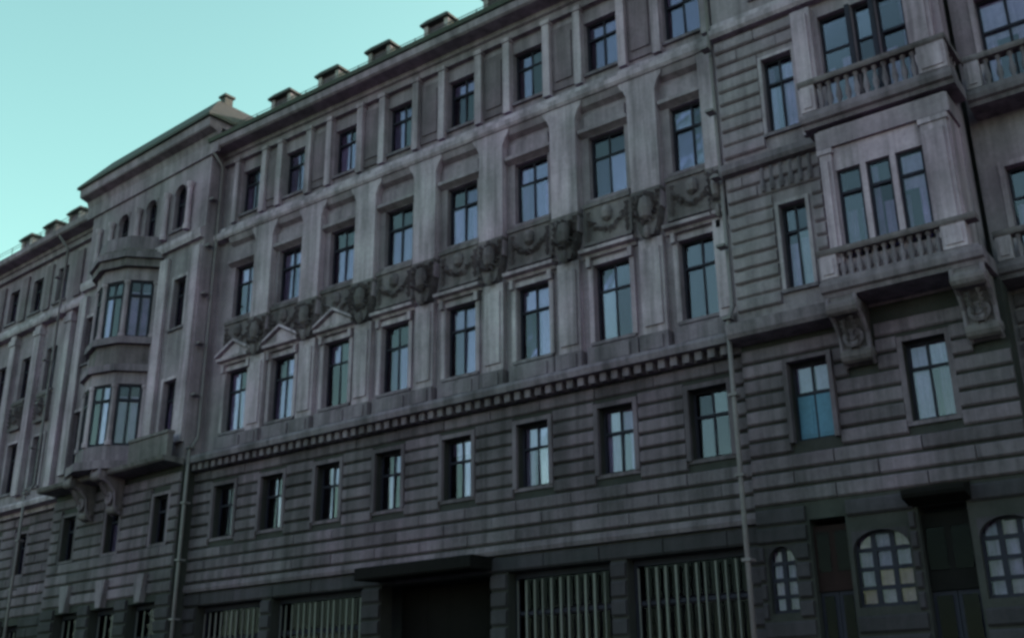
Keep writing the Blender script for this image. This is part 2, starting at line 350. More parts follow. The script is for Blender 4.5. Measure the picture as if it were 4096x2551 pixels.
part('dentils', d.mesh('dentils', M_bal), FM, stuff=True)
part('roof', MB().prism([(0.74, 24.87), (-6, 28.6), (-13, 24.87)], -34.4, UR+0.1).mesh('roof', M_roof), FM)
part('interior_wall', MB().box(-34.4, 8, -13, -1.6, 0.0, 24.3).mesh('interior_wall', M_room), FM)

# dormers
def dormer(fr, u, o, z=25.62, s=0.95):
    # body with a dark louvred opening under a low hipped metal hood
    d = part('dormer', cached('dor', lambda: MB().box(-0.62, 0.62, -1.6, 0, -0.9, 0.12).box(-0.62, -0.42, -1.6, 0, 0.125, 0.98).box(0.42, 0.62, -1.6, 0, 0.125, 0.98).box(-0.418, 0.418, -1.6, -0.3, 0.125, 0.98).mesh('dormer', M_dorm)), fr, u, o, z, scale=(s, s, s))
    def mkr():
        b = MB(); vs = [(-0.74, -0.13, 0.99), (0.74, -0.13, 0.99), (0.74, 1.8, 0.99), (-0.74, 1.8, 0.99), (-0.74, -0.13, 1.08), (0.74, -0.13, 1.08), (0.74, 1.8, 1.08), (-0.74, 1.8, 1.08),
                        (-0.5, 0.0, 1.27), (0.5, 0.0, 1.27), (0.5, 1.8, 1.27), (-0.5, 1.8, 1.27), (0.0, 0.1, 1.36), (0.0, 1.8, 1.36)]
        b.add(vs, [(0, 1, 2, 3), (0, 1, 5, 4), (1, 2, 6, 5), (3, 0, 4, 7), (4, 5, 9, 8), (5, 6, 10, 9), (7, 4, 8, 11), (8, 9, 12), (9, 10, 13, 12), (11, 8, 12, 13), (2, 3, 7, 11, 13, 10, 6)])
        return b.mesh('dormer_roof', M_roof)
    sub('dormer_roof', cached('dorr', mkr), d)
    sub('shutter', cached('dors', lambda: MB().box(-0.41, 0.41, -0.29, -0.12, 0.14, 0.5).box(-0.41, 0.41, -0.29, -0.12, 0.54, 0.96).mesh('shutter', M_bal)), d)
for u in (-17.1, -19.95, -22.8, -25.7, -28.5, -31.3): dormer(FM, u, -0.3)

def railing(fr, u0, u1, o):
    b = MB(); n = round((u1-u0)/1.45)
    for k in range(n+1): b.tube([(u0+(u1-u0)*k/n, o, 24.9), (u0+(u1-u0)*k/n, o, 25.36)], 0.018, 5)
    b.tube([(u0, o, 25.35), ((u0+u1)/2, o, 25.33), (u1, o, 25.35)], 0.016, 5); b.tube([(u0, o, 25.18), (u1, o, 25.18)], 0.012, 5)
    part('roof_railing', b.mesh('roof_railing', M_roof), fr)
railing(FM, -33, -11.5, 0.66); railing(FL, -25, -12, 0.66)
# ------------------------------------------------------------------ rusticated storeys: courses of separate stone blocks
BLOCKS = []   # (frame, u0, u1, o, z0, z1, mat)
def courses(fr, u0, u1, z0, z1, o, openings, mat, pitch=0.43, L=1.9, gap=0.07):
    n = max(1, round((z1-z0)/pitch)); ph = (z1-z0)/n
    for r in range(n):
        a, b = z0+r*ph, z0+(r+1)*ph; spans = [(u0, u1)]
        for q in openings:
            if q[2] < b-0.06 and q[3] > a+0.06:
                ns = []
                for s, e in spans:
                    if q[1] <= s or q[0] >= e: ns.append((s, e)); continue
                    if q[0] > s: ns.append((s, q[0]))
                    if q[1] < e: ns.append((q[1], e))
                spans = ns
        for s, e in spans:
            if e-s < 0.12: continue
            k = max(1, round((e-s)/L)); cuts = [s]
            if k > 1:
                off = (0.5 if r % 2 else 0.0); ln = (e-s)/(k if not off else k)
                c = s+ln*(0.5 if off else 1.0)
                while c < e-0.3: cuts.append(c+random.uniform(-0.06, 0.06)); c += ln
            cuts.append(e)
            for x0, x1 in zip(cuts[:-1], cuts[1:]): BLOCKS.append((fr, x0+0.006, x1-0.006, o, a+gap/2, b-gap/2, mat))
opr = [(u-0.58, u+0.58, 8.3, 10.2) for u in C]
opg = [(-33.5, -30.0, 0.6, 5.9), (-29.5, -25.2, 0.6, 5.9), (-24.4, -20.0, 0.0, 5.9), (-19.4, -15.9, 0.6, 5.9), (-15.4, -11.9, 0.6, 5.9)]
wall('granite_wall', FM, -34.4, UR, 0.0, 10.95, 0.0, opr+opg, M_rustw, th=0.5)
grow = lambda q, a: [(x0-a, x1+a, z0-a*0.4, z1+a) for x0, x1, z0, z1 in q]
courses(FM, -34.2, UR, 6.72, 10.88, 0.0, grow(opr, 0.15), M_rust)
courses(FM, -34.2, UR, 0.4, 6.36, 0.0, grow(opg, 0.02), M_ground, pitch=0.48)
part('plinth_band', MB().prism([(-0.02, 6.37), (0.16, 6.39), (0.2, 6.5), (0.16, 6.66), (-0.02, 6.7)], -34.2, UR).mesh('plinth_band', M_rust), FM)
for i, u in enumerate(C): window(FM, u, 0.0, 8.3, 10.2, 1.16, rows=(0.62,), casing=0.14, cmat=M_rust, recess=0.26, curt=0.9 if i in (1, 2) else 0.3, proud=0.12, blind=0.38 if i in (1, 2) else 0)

def shop(fr, u0, u1, z0, z1, o, pitch=0.27, recess=0.4, mt=None):
    w, h = u1-u0, z1-z0; b = MB(); n = max(2, round(w/1.4))
    b.box(-w/2, w/2, -0.08, 0.02, 0, 0.12); b.box(-w/2, w/2, -0.08, 0.02, h-0.18, h); b.box(-w/2, -w/2+0.1, -0.08, 0.02, 0.121, h-0.181); b.box(w/2-0.1, w/2, -0.08, 0.02, 0.121, h-0.181)
    b.box(-w/2+0.1, w/2-0.1, -0.078, 0.018, h*0.78-0.05, h*0.78+0.05)
    p = part('shop_window', b.mesh('shop_window', M_frame), fr, (u0+u1)/2, o-recess, z0)
    for i in range(n):
        pw = w/n-0.02
        sub('pane', pane_mesh(pw, h*0.76-0.1, M_shop), p, (-w/2+w*(i+0.5)/n, 0.05, 0.11), (0, 0, R(random.uniform(-1, 1))))
        sub('pane', pane_mesh(pw, h*0.2-0.1, M_shop), p, (-w/2+w*(i+0.5)/n, 0.05, h*0.8), (0, 0, R(random.uniform(-1, 1))))
    k = int(w/pitch); bm_ = cached(('bar', round(h, 2)), lambda: MB().box(-0.02, 0.02, 0.06, 0.10, 0.05, h-0.25).mesh('bar', M_shopbar))
    for i in range(k):
        sub('bar', bm_, p, (-w/2+w*(i+0.5)/k+random.uniform(-0.03, 0.03), 0, 0), scale=(random.uniform(0.7, 1.6), 1, 1))
    return p
for q in (opg[0], opg[1], opg[3], opg[4]): shop(FM, *q, 0.0)
# dark entrance with canopy
def entr():
    b = MB(); b.box(-2.3, -1.2, -0.1, 0, 0, 5.95); b.box(1.2, 2.3, -0.1, 0, 0, 5.95); b.box(-1.19, 1.19, -0.1, 0, 4.2, 5.9)
    return b.mesh('entrance_screen', M_black)
e = part('entrance_screen', entr(), FM, -22.2, -1.1, 0)
for s in (-0.6, 0.6): sub('door', MB().box(-0.57, 0.57, -0.14, -0.05, 0.05, 4.15).box(-0.4, 0.4, -0.051, -0.02, 0.5, 1.6).box(-0.4, 0.4, -0.051, -0.02, 1.9, 3.9).mesh('door', M_black), e, (s, 0, 0))
part('canopy', MB().prism([(0.02, 6.0), (1.1, 5.95), (1.15, 6.0), (1.15, 6.3), (1.08, 6.34), (0.02, 6.36)], -24.5, -19.9).mesh('canopy', M_black), FM)

# ------------------------------------------------------------------ right block
RO = 0.35; RU0, RU1 = UR, -5.12
opR = [(-10.02, -9.12, 16.95, 19.28), (-8.3, -7.5, 16.4, 20.0), (-7.36, -6.86, 16.4, 20.0), (-6.72, -6.0, 16.4, 20.0), (-10.1, -9.1, 21.5, 23.4), (-8.0, -7.0, 21.5, 23.4), (-6.5, -5.6, 21.5, 23.4), (-9.95, -9.2, 12.3, 14.7)]
wall('facade_wall', FM, RU0, RU1, 11.3, 24.4, RO, opR, M_wall, th=0.6)
for q in (0, 7, 4, 5, 6): window(FM, (opR[q][0]+opR[q][1])/2, RO, opR[q][2], opR[q][3], opR[q][1]-opR[q][0], curt=random.uniform(0.3, 1), casing=0.1)
for q in (1, 2, 3): window(FM, (opR[q][0]+opR[q][1])/2, RO, opR[q][2], opR[q][3], opR[q][1]-opR[q][0], nx=1, rows=(0.7,), curt=0.9 if q != 2 else 0.2, sill=False)
courses(FM, RU0+0.05, -8.95, 16.5, 20.4, RO, [(-10.12, -9.02, 16.8, 19.5)], M_wall, pitch=0.42, L=1.0)
courses(FM, RU0+0.05, -8.7, 11.9, 15.9, RO, [(-10.1, -9.0, 12.1, 15.0)], M_wall, pitch=0.42, L=1.0)
for u, w in ((-8.7, 0.56), (-5.62, 0.62)):
    part('bay_pilaster', MB().box(-w/2, w/2, RO-0.01, RO+0.22, 16.42, 20.3).box(-w/2+0.1, w/2-0.1, RO+0.219, RO+0.3, 16.6, 20.1).mesh('bay_pilaster', M_trim), FM, u)
for u in (-7.43, -6.79): part('mullion_column', cached('mulc', lambda: MB().box(-0.06, 0.06, RO-0.02, RO+0.1, 16.42, 20.0).mesh('mullion_column', M_frame)), FM, u)
sh = lambda prof, dx: [(o+dx, z) for o, z in prof]
part('cornice', MB().prism(sh(CORN, RO), RU0, RU1+0.2).mesh('cornice', M_wall), FM)
part('string_course', MB().prism(sh(STR, RO), RU0, RU1).mesh('string_course', M_trim), FM)
part('string_course', MB().prism([(RO-0.02, 15.95), (RO+0.2, 16.0), (RO+0.26, 16.1), (RO+0.26, 16.28), (RO-0.02, 16.38)], RU0, -8.62).mesh('string_course', M_bal), FM)
part('balcony_ledge', MB().prism([(RO-0.02, 11.0), (RO+0.62, 11.05), (RO+0.7, 11.15), (RO+0.74, 11.42), (RO-0.02, 11.47)], RU0-0.05, -8.7).mesh('balcony_ledge', M_bal), FM)
# shallow balustraded panel below the side window
for k in range(6): part('baluster', cached('sbal', lambda: MB().lathe(0, RO+0.08, [(0.07, 15.2), (0.09, 15.35), (0.05, 15.6), (0.07, 15.9)], 6).mesh('baluster', M_bal)), FM, -10.3+0.27*k)
part('roof', MB().prism([(RO+0.74, 24.87), (-6, 28.6), (-13, 24.87)], RU0+0.12, 8).mesh('roof', M_roof), FM)

BU0, BU1, BO = -8.35, -5.15, 1.25
# bay body: front with three lights, side returns
lights = [(-8.02, -7.4), (-7.26, -6.66), (-6.52, -5.86)]
wall('bay_wall', FM, BU0, BU1, 11.74, 15.98, BO, [(a, b, 12.3, 14.75) for a, b in lights], M_trim, th=0.25)
for a, b in lights: window(FM, (a+b)/2, BO, 12.3, 14.75, b-a, nx=1, rows=(0.74,), curt=1.0, recess=0.12, sill=False)
for u in (BU0+0.15, BU1-0.15): part('bay_side_wall', MB().box(-0.15, 0.15, RO-0.05, BO-0.26, 11.74, 15.98).mesh('bay_side_wall', M_trim), FM, u)
for u, w in ((-8.2, 0.3), (-5.5, 0.62)): part('bay_pilaster', MB().box(-w/2, w/2, BO-0.01, BO+0.13, 12.2, 15.2).box(-w/2-0.04, w/2+0.04, BO-0.01, BO+0.17, 15.21, 15.35).box(-w/2+0.09, w/2-0.09, BO+0.129, BO+0.19, 12.4, 15.0).mesh('bay_pilaster', M_trim), FM, u)
part('bay_frieze', MB().box(BU0-0.06, BU1+0.06, RO, BO+0.1, 15.4, 15.9).mesh('bay_frieze', M_wall), FM)
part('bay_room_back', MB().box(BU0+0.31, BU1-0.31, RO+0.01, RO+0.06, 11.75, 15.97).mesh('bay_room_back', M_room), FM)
def balustrade(fr, u0, u1, o, z, h, n, peds, ret=0, slab=0.33, o_in=0.3, hang=0.25):
    """balcony: moulded slab, pedestals, balusters, handrail; ret = length of the side return at u1"""
    prof = [(o_in, z-slab), (o-0.14, z-slab), (o-0.1, z-slab*0.72), (o+0.0, z-slab*0.6), (o+0.04, z-slab*0.25), (o+0.04, z), (o_in, z)]
    b = part('balcony', MB().prism(prof, u0-0.06, u1+0.06).mesh('balcony', M_bal), fr)
    t = 0.26
    sub('plinth', MB().box(u0, u1, o-t, o-0.02, z+0.002, z+0.1).mesh('plinth', M_bal), b)
    rail = MB().prism([(o-t-0.04, z+h-0.14), (o+0.02, z+h-0.14), (o+0.05, z+h-0.08), (o+0.05, z+h), (o-t-0.04, z+h)], u0-0.04, u1+0.04)
    if ret: rail.box(u1-t, u1+0.042, o-t-0.04-ret, o-t-0.045, z+h-0.139, z+h-0.001)
    sub('handrail', rail.mesh('handrail', M_relief), b)
    for a, c in peds:
        sub('pedestal', MB().box(a, c, o-t-0.02, o+0.0, z+0.102, z+h-0.142).box(a+0.08, c-0.08, o-0.001, o+0.035, z+0.2, z+h-0.24).mesh('pedestal', M_trim), b)
    hh = h-0.245
    bal = cached(('bal', round(hh, 2)), lambda: MB().lathe(0, 0, [(0.075, 0), (0.075, 0.06*hh), (0.045, 0.12*hh), (0.085, 0.32*hh), (0.08, 0.42*hh), (0.04, 0.72*hh), (0.04, 0.84*hh), (0.065, 0.9*hh), (0.075, 0.94*hh), (0.075, hh)], 8).mesh('baluster', M_bal, True))
    us = []
    gaps = []; e = sorted(peds); lo = u0
    for a, c in e:
        if a-lo > 0.3: gaps.append((lo, a))
        lo = c
    if u1-lo > 0.3: gaps.append((lo, u1))
    tot = sum(c-a for a, c in gaps)
    for a, c in gaps:
        k = max(1, round(n*(c-a)/tot))
        for i in range(k): sub('baluster', bal, b, (a+(c-a)*(i+0.5)/k, -(o-t/2-0.01), z+0.101))
    if ret:
        k = max(1, round(ret/0.26))
        for i in range(k): sub('baluster', bal, b, (u1-t/2, -(o-t-ret*(i+0.5)/k), z+0.101))
        sub('plinth', MB().box(u1-t, u1, o-t-ret, o-t-0.003, z+0.002, z+0.1).mesh('plinth', M_bal), b)
    return b
balustrade(FM, -8.62, -4.92, 1.5, 16.4, 1.0, 11, [(-8.62, -8.24), (-5.6, -4.92)], ret=1.1, o_in=RO-0.04)
balustrade(FM, -8.62, -4.92, 1.5, 11.72, 0.85, 12, [(-8.62, -8.2), (-5.7, -5.14)], ret=0.0, o_in=RO-0.05, slab=0.36)
# consoles under the bay
def console(fr, u, w, o0, o1, z0, z1):
    prof = [(o0, z1), (o1, z1), (o1+0.02, z1-0.2), (o1-0.1, z1-0.36), (o0+(o1-o0)*0.62, z1-0.5), (o0+(o1-o0)*0.36, z1-0.8), (o0+(o1-o0)*0.3, z0+0.3), (o0+(o1-o0)*0.22, z0+0.1), (o0+0.06, z0), (o0, z0)]
    b = MB().prism(prof, -w/2, w/2)
    c = part('console', b.mesh('console', M_relief), fr, u)
    for s in (-1, 1):
        pts = [(s*(w/2+0.01), o+0.02, z) for o, z in prof[1:9]]
        sub('scroll_edge', MB().tube(pts, 0.06, 6).mesh('scroll_edge', M_bal), c)
    for o, z, r in ((o1-0.1, z1-0.24, 0.2), (o0+0.2, z0+0.22, 0.2)):
        sub('volute', MB().lathe(0, 0, [(0.05, -w/2-0.09), (r*0.55, -w/2-0.08), (r*0.6, -w/2-0.04), (r, -w/2-0.04), (r, w/2+0.04), (r*0.6, w/2+0.04), (r*0.55, w/2+0.08), (0.05, w/2+0.09)], 12).mesh('volute', M_relief), c, (0, -o, z), (0, R(90), 0))
    lf = MB(); rl = random.Random(5)
    for k in range(16):
        t = k/15; o = o0+(o1-o0)*(0.75-0.5*t); z = z1-0.42-(z1-z0-0.75)*t; sx = (-1 if k % 2 else 1)*(w/2-0.1)*rl.uniform(0.4, 1)
        lf.add([(sx*0.3, -o, z), (sx, -o-0.03, z-0.05), (sx*0.5, -o, z-0.2), (sx*0.6, -o-0.14, z-0.08)], [(0, 1, 3), (1, 2, 3), (2, 0, 3)])
    sub('carved_leaves', lf.mesh('carved_leaves', M_relief), c, stuff=True)
    m_ = MB(); m_.lathe(0, 0, [(0.24, -0.05), (0.26, 0.0), (0.2, 0.04), (0.12, 0.03), (0.1, 0.07)], 12)
    sub('rosette', m_.mesh('rosette', M_bal), c, (0, -(o0+(o1-o0)*0.45), z0+0.62), (R(90), 0, 0))
for u in (-8.25, -5.3): console(FM, u, 0.66, RO+0.02, 1.35, 9.85, 11.35)
# granite storey of the right block
opr2 = [(-10.14, -9.1, 8.25, 10.28), (-7.25, -6.25, 8.3, 10.25)]
opg2 = [(-11.2, -10.5, 4.15, 5.75), (-10.05, -9.15, 0.3, 6.3), (-9.05, -7.72, 4.15, 5.9), (-7.45, -6.35, 0.12, 6.3), (-6.2, -4.95, 4.15, 5.9)]
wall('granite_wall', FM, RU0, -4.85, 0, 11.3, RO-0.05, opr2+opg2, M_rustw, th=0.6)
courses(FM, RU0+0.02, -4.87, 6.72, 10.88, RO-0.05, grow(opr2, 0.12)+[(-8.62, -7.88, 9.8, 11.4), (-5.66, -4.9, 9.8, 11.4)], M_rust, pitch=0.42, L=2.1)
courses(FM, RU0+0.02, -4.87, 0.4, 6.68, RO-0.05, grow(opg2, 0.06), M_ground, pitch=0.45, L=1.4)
bw = part('blue_shuttered_window', frame_mesh(1.04, 2.03, 2, (0.6,)), FM, -9.62, RO-0.25, 8.25)
blue = plain('blue_shutter_paint', (0.06, 0.115, 0.24), rough=0.6)
for s in (-1, 1):
    sub('pane', pane_mesh(0.45, 0.72, M_glass), bw, (s*0.25, 0, 1.26)); sub('blind', MB().box(-0.2, 0.2, -0.06, -0.05, 1.3, 1.95).mesh('blind', M_curt), bw, (s*0.25, 0, 0))
    sub('shutter', MB().box(-0.225, 0.225, -0.012, 0.03, 0.08, 1.17).box(-0.16, 0.16, 0.0301, 0.045, 0.16, 1.09).mesh('shutter', blue), bw, (s*0.25, 0, 0))
sub('casing', MB().box(-0.64, -0.525, 0.2, 0.4, -0.05, 2.14).box(0.525, 0.64, 0.2, 0.4, -0.05, 2.14).box(-0.524, 0.524, 0.2, 0.395, 2.035, 2.135).mesh('casing', M_rust), bw)
window(FM, -6.75, RO-0.05, 8.3, 10.25, 1.0, rows=(0.66,), casing=0.13, cmat=M_rust, recess=0.25, curt=1.0, blind=0.36)
def lattice(fr, u0, u1, z0, z1, o, nx, nz):
    w, h = u1-u0, z1-z0; b = MB(); t = 0.075
    for i in range(nx+1): x = -w/2+w*i/nx; b.box(x-t*0.8, x+t*0.8, -0.05, 0.03, 0, h)
    for j in range(nz+1): zz = h*j/nz; b.box(-w/2, w/2, -0.045, 0.025, zz-t*0.6+(t*0.6 if j == 0 else 0)-(t*0.6 if j == nz else 0), zz+t*0.6+(t*0.6 if j == 0 else 0)-(t*0.6 if j == nz else 0))
    p = part('lattice_window', b.mesh('lattice_window', M_frame), fr, (u0+u1)/2, o-0.2, z0)
    for i in range(nx):
        for j in range(nz):
            sub('pane', pane_mesh(w/nx-0.07, h/nz-0.05, M_lat), p, (-w/2+w*(i+0.5)/nx, 0, h*j/nz+0.025), (R(random.uniform(-2, 2)), 0, R(random.uniform(-2, 2))))
    sub('curtain', curtain_mesh(round(w*0.9, 1), round(h*0.9, 1), M_net), p, (0, 0.12, 0.1))
    # rounded head
    n = 10; r = w/2; arc = [(-r, h+0.001)]+[(-r*math.cos(math.pi*k/n), h-0.42+0.42*math.sin(math.pi*k/n)) for k in range(n+1)]+[(r, h+0.001)]
    for half in (0, 1):
        pts = [(-r, h)]+[(-r*math.cos(math.pi*k/n), h-0.45+0.44*math.sin(math.pi*k/n)) for k in range(0, n//2+1)]+[(-0.001, h)]
        if half: pts = [(-x, z) for x, z in pts]
        sub('arch_spandrel', MB().uprism(pts, 0.04, 0.2).mesh('arch_spandrel', M_ground), p)
    return p
lattice(FM, *opg2[0], RO-0.05, 2, 4); lattice(FM, *opg2[2], RO-0.05, 3, 4); lattice(FM, *opg2[4], RO-0.05, 3, 4)
for q, mt in ((opg2[1], M_red), (opg2[3], M_black)):
    u = (q[0]+q[1])/2; w = q[1]-q[0]
    p = part('side_door' if mt is M_red else 'porch_door', MB().box(-w/2, w/2, -0.1, 0.05, 4.3, 6.15-q[2]).mesh('door_head', mt), FM, u, RO-0.3, q[2])
    for s in (-1, 1): sub('door_leaf', MB().box(-w/4+0.01, w/4-0.01, -0.09, -0.02, 0.0, 4.29).box(-w/4+0.1, w/4-0.1, -0.021, 0.015, 0.4, 1.6).box(-w/4+0.1, w/4-0.1, -0.021, 0.015, 1.8, 2.4).mesh('door_leaf', M_frame), p, (s*w/4, 0, 0)); sub('pane', pane_mesh(round(w/2-0.2, 2), 1.6, M_shop), p, (s*w/4, -0.025, 2.6)); sub('pane', pane_mesh(round(w/2-0.14, 2), 0.95, M_shop), p, (s*w/4, -0.06, 4.75))
part('door_hood', MB().prism([(RO, 6.3), (RO+0.5, 6.42), (RO+0.55, 6.5), (RO+0.55, 6.6), (RO, 6.72)], -7.6, -6.2).mesh('door_hood', M_black), FM)

# recessed wing at the far right with its own balconies
wall('facade_wall', FM, -5.13, 7.9, 0, 24.4, -0.9, [(-4.5, -3.1, 16.5, 19.6), (-4.5, -3.1, 12.0, 14.6), (-4.4, -3.2, 7.9, 10.1), (-1.6, -0.3, 16.5, 19.6), (-1.6, -0.3, 12.0, 14.6), (-4.5, -3.1, 21.4, 23.4)], M_wall, th=0.4)
for z0, z1 in ((16.5, 19.6), (12.0, 14.6)):
    for u in (-3.8, -0.95): window(FM, u, -0.9, z0, z1, 1.4 if u < -2 else 1.3, curt=0.9, sill=False, casing=0.14)
window(FM, -3.8, -0.9, 7.9, 10.1, 1.2, casing=0.12, cmat=M_rust); window(FM, -3.8, -0.9, 21.4, 23.4, 1.4)
courses(FM, -4.84, 3, 6.72, 11.3, -0.9, [(-4.55, -3.05, 7.8, 10.3)], M_rust, pitch=0.42, L=1.4)
balustrade(FM, -4.85, 3.0, 0.05, 16.4, 1.0, 24, [(-4.85, -4.5), (-0.4, 0.2)], o_in=-0.95)
balustrade(FM, -4.85, 3.0, 0.05, 11.72, 0.85, 24, [(-4.85, -4.5), (-0.4, 0.2)], o_in=-0.95)
part('string_course', MB().prism(sh(STR, -0.9), -5.1, 7.9).mesh('string_course', M_trim), FM)
part('cornice', MB().prism(sh(CORN, -0.9), -5.0, 7.9).mesh('cornice', M_wall), FM)

# ------------------------------------------------------------------ left block (projecting 0.8 m, slightly turned) and far wing
BL, BR, BOF = -10.8, -1.55, 0.8
arch = [(-8.0, 21.5, 23.6), (-5.8, 21.5, 23.6), (-3.6, 21.5, 23.6)]
opL = [(u-0.42, u+0.42, a, b) for u, a, b in arch]
for s in (-9.75, -2.9): opL += [(s-0.45, s+0.45, 16.95, 19.1), (s-0.45, s+0.45, 12.3, 14.7)]
wall('facade_wall', FL, BL, BR, 11.3, 25.4, BOF, opL, M_wall, th=0.95)
for u, a, b in arch:
    w_ = window(FL, u, BOF, a, b, 0.84, nx=2, rows=(0.6,), curt=0.2)
    for sg in (-1, 1):
        n = 8; pts = [(sg*-0.42, 2.1)]+[(sg*-0.42*math.cos(math.pi/2*k/n), 1.68+0.42*math.sin(math.pi/2*k/n)) for k in range(n+1)]
        sub('arch_spandrel', MB().uprism(pts, 0.04, 0.266).mesh('arch_spandrel', M_wall), w_)
    part('arch_column', cached('acol', lambda: MB().lathe(0, BOF+0.12, [(0.16, 21.2), (0.16, 21.4), (0.12, 21.5), (0.11, 23.1), (0.16, 23.25), (0.18, 23.4)], 8).mesh('arch_column', M_trim)), FL, u-0.85)
part('arch_column', CACHE['acol'], FL, -2.75); part('arch_column', CACHE['acol'], FL, -9.9)
for s in (-9.75, -2.9):
    window(FL, s, BOF, 16.95, 19.1, 0.9, casing=0.14); window(FL, s, BOF, 12.3, 14.7, 0.9, casing=0.14)
for s in (-10.48, -9.05, -4.1, -1.9): part('pilaster', cached('lbp', lambda: MB().box(-0.3, 0.3, BOF-0.01, BOF+0.16, 12.0, 20.2).mesh('pilaster', M_trim)), FL, s)
part('cornice', MB().prism([(BOF-0.02, 24.3), (BOF+0.1, 24.32), (BOF+0.1, 24.9), (BOF+0.2, 25.2), (BOF+0.55, 25.3), (BOF+0.6, 25.35), (BOF+0.62, 25.72), (-0.2, 25.75), (-0.2, 25.42), (BOF-0.02, 25.42)], BL-0.5, BR+0.5).mesh('cornice', M_wall), FL)
part('cornice_return', MB().box(BR, BR+0.5, -6, -0.21, 25.3, 25.72).box(BL-0.5, BL, -6, -0.21, 25.3, 25.72).mesh('cornice_return', M_wall), FL)
part('block_side_wall', MB().box(BR-0.3, BR-0.002, -6, BOF-0.96, 20, 25.39).box(BL+0.002, BL+0.3, -6, BOF-0.96, 20, 25.39).mesh('block_side_wall', M_wall), FL)
def hiproof():
    a, b, o0, o1, z0, z1, i = BL-0.62, BR+0.62, BOF+0.74, -7.0, 25.73, 27.15, 1.2
    vs = [(a, -o0, z0), (b, -o0, z0), (b, -o1, z0), (a, -o1, z0), (a, -o0, z0+0.12), (b, -o0, z0+0.12), (b, -o1, z0+0.12), (a, -o1, z0+0.12), (a+i, -o0+i*0.8, z1), (b-i*0.7, -o0+i*0.8, z1), (b-i*0.7, -o1-i, z1), (a+i, -o1-i, z1)]
    return MB().add(vs, [(0, 1, 2, 3), (0, 1, 5, 4), (1, 2, 6, 5), (2, 3, 7, 6), (3, 0, 4, 7), (4, 5, 9, 8), (5, 6, 10, 9), (6, 7, 11, 10), (7, 4, 8, 11), (8, 9, 10, 11)]).mesh('hipped_roof', M_roof)
part('hipped_roof', hiproof(), FL)
part('roof_finial', MB().box(BR-0.55, BR-0.2, BOF-0.9, BOF-0.5, 26.9, 27.5).box(BR-0.62, BR-0.13, BOF-0.97, BOF-0.43, 27.501, 27.6).mesh('roof_finial', M_roof), FL)
part('string_course', MB().prism([(BOF-0.02, 20.5), (BOF+0.18, 20.52), (BOF+0.24, 20.7), (BOF+0.24, 20.9), (BOF-0.02, 21.1)], BL, BR).mesh('string_course', M_trim), FL)
part('balcony_ledge', MB().prism([(BOF-0.02, 11.1), (BOF+0.8, 11.14), (BOF+0.88, 11.2), (BOF+0.92, 11.33), (BOF-0.02, 11.34)], BL-0.05, BR+0.05).mesh('balcony_ledge', M_relief), FL)
part('balcony_parapet', MB().box(-4.2, BR, BOF+0.5, BOF+0.74, 11.345, 12.2).box(-4.2, BR+0.03, BOF+0.46, BOF+0.8, 12.201, 12.32).mesh('balcony_parapet', M_relief), FL)
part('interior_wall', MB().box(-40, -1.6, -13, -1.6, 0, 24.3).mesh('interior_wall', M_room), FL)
# polygonal bay
bc, Rr, nf = -6.7, 2.25, 4; oc = BOF+1.35-Rr
a0 = math.acos(0.93)  # half opening
angs = [math.pi-0.42-(math.pi-0.84)*k/nf for k in range(nf+1)]
def ring(r): return [(bc+r*math.cos(a), oc+r*math.sin(a)) for a in angs]
def band(name, r, z0, z1, mt, inner=0.3):
    po = ring(r); prof = po+[(po[-1][0], BOF-0.02), (po[0][0], BOF-0.02)]
    return part(name, MB().zprism(prof, z0, z1).mesh(name, mt), FL)
band('bay_slab', 2.5, 11.35, 11.68, M_bal); band('bay_parapet', 2.16, 11.69, 12.35, M_bal); band('bay_band', 2.2, 14.9, 15.4, M_wall)
band('bay_moulding', 2.4, 15.41, 15.7, M_bal); band('bay_parapet', 2.14, 15.71, 16.6, M_relief); band('bay_moulding', 2.36, 16.61, 16.9, M_bal)
band('bay_band', 2.2, 19.45, 20.0, M_wall); band('bay_moulding', 2.45, 20.01, 20.35, M_relief)
band('bay_cap', 2.6, 20.36, 20.62, M_bal); band('bay_cap', 2.45, 20.63, 20.8, M_relief); band('bay_parapet', 2.28, 20.81, 21.45, M_bal)
for z0, z1 in ((12.36, 14.89), (16.91, 19.44)):
    pts = ring(2.1)
    for i, (u, o) in enumerate(pts): part('bay_column', cached('bcol%.1f' % z0, lambda: MB().lathe(0, 0, [(0.15, 0), (0.15, 0.15), (0.11, 0.2), (0.1, z1-z0-0.2), (0.15, z1-z0-0.1), (0.15, z1-z0)], 8).mesh('bay_column', M_trim)), FL, u, o, z0)
    for i in range(nf):
        (ua, oa), (ub, ob_) = pts[i], pts[i+1]; wd = math.hypot(ub-ua, ob_-oa)-0.24; ang = math.atan2(-(ob_-oa), ub-ua)
        fp = part('bay_light', frame_mesh(round(wd, 3), z1-z0, 2, (0.74,), 0.075), FL, (ua+ub)/2, (oa+ob_)/2, z0, rot=ang)
        for sg in (-0.25, 0.25):
            sub('pane', pane_mesh(wd/2-0.09, (z1-z0)*0.72-0.1, M_glass), fp, (sg*wd, 0.0, 0.06), (0, 0, R(random.uniform(-2, 2)))); sub('pane', pane_mesh(wd/2-0.09, (z1-z0)*0.24-0.1, M_glass), fp, (sg*wd, 0, (z1-z0)*0.76), (R(random.uniform(-2, 2)), 0, 0))
        sub('curtain', curtain_mesh(round(wd*0.3, 1), round((z1-z0)*0.8, 1)), fp, (-wd*0.24, 0.07, 0.05)); sub('curtain', curtain_mesh(round(wd*0.3, 1), round((z1-z0)*0.8, 1)), fp, (wd*0.24, 0.07, 0.05))
for s in (-7.75, -5.65): console(FL, s, 0.5, BOF+0.02, BOF+1.15, 9.7, 11.34)
opLr = [(s-0.5, s+0.5, 8.3, 10.1) for s in (-9.4, -6.05, -2.75)]
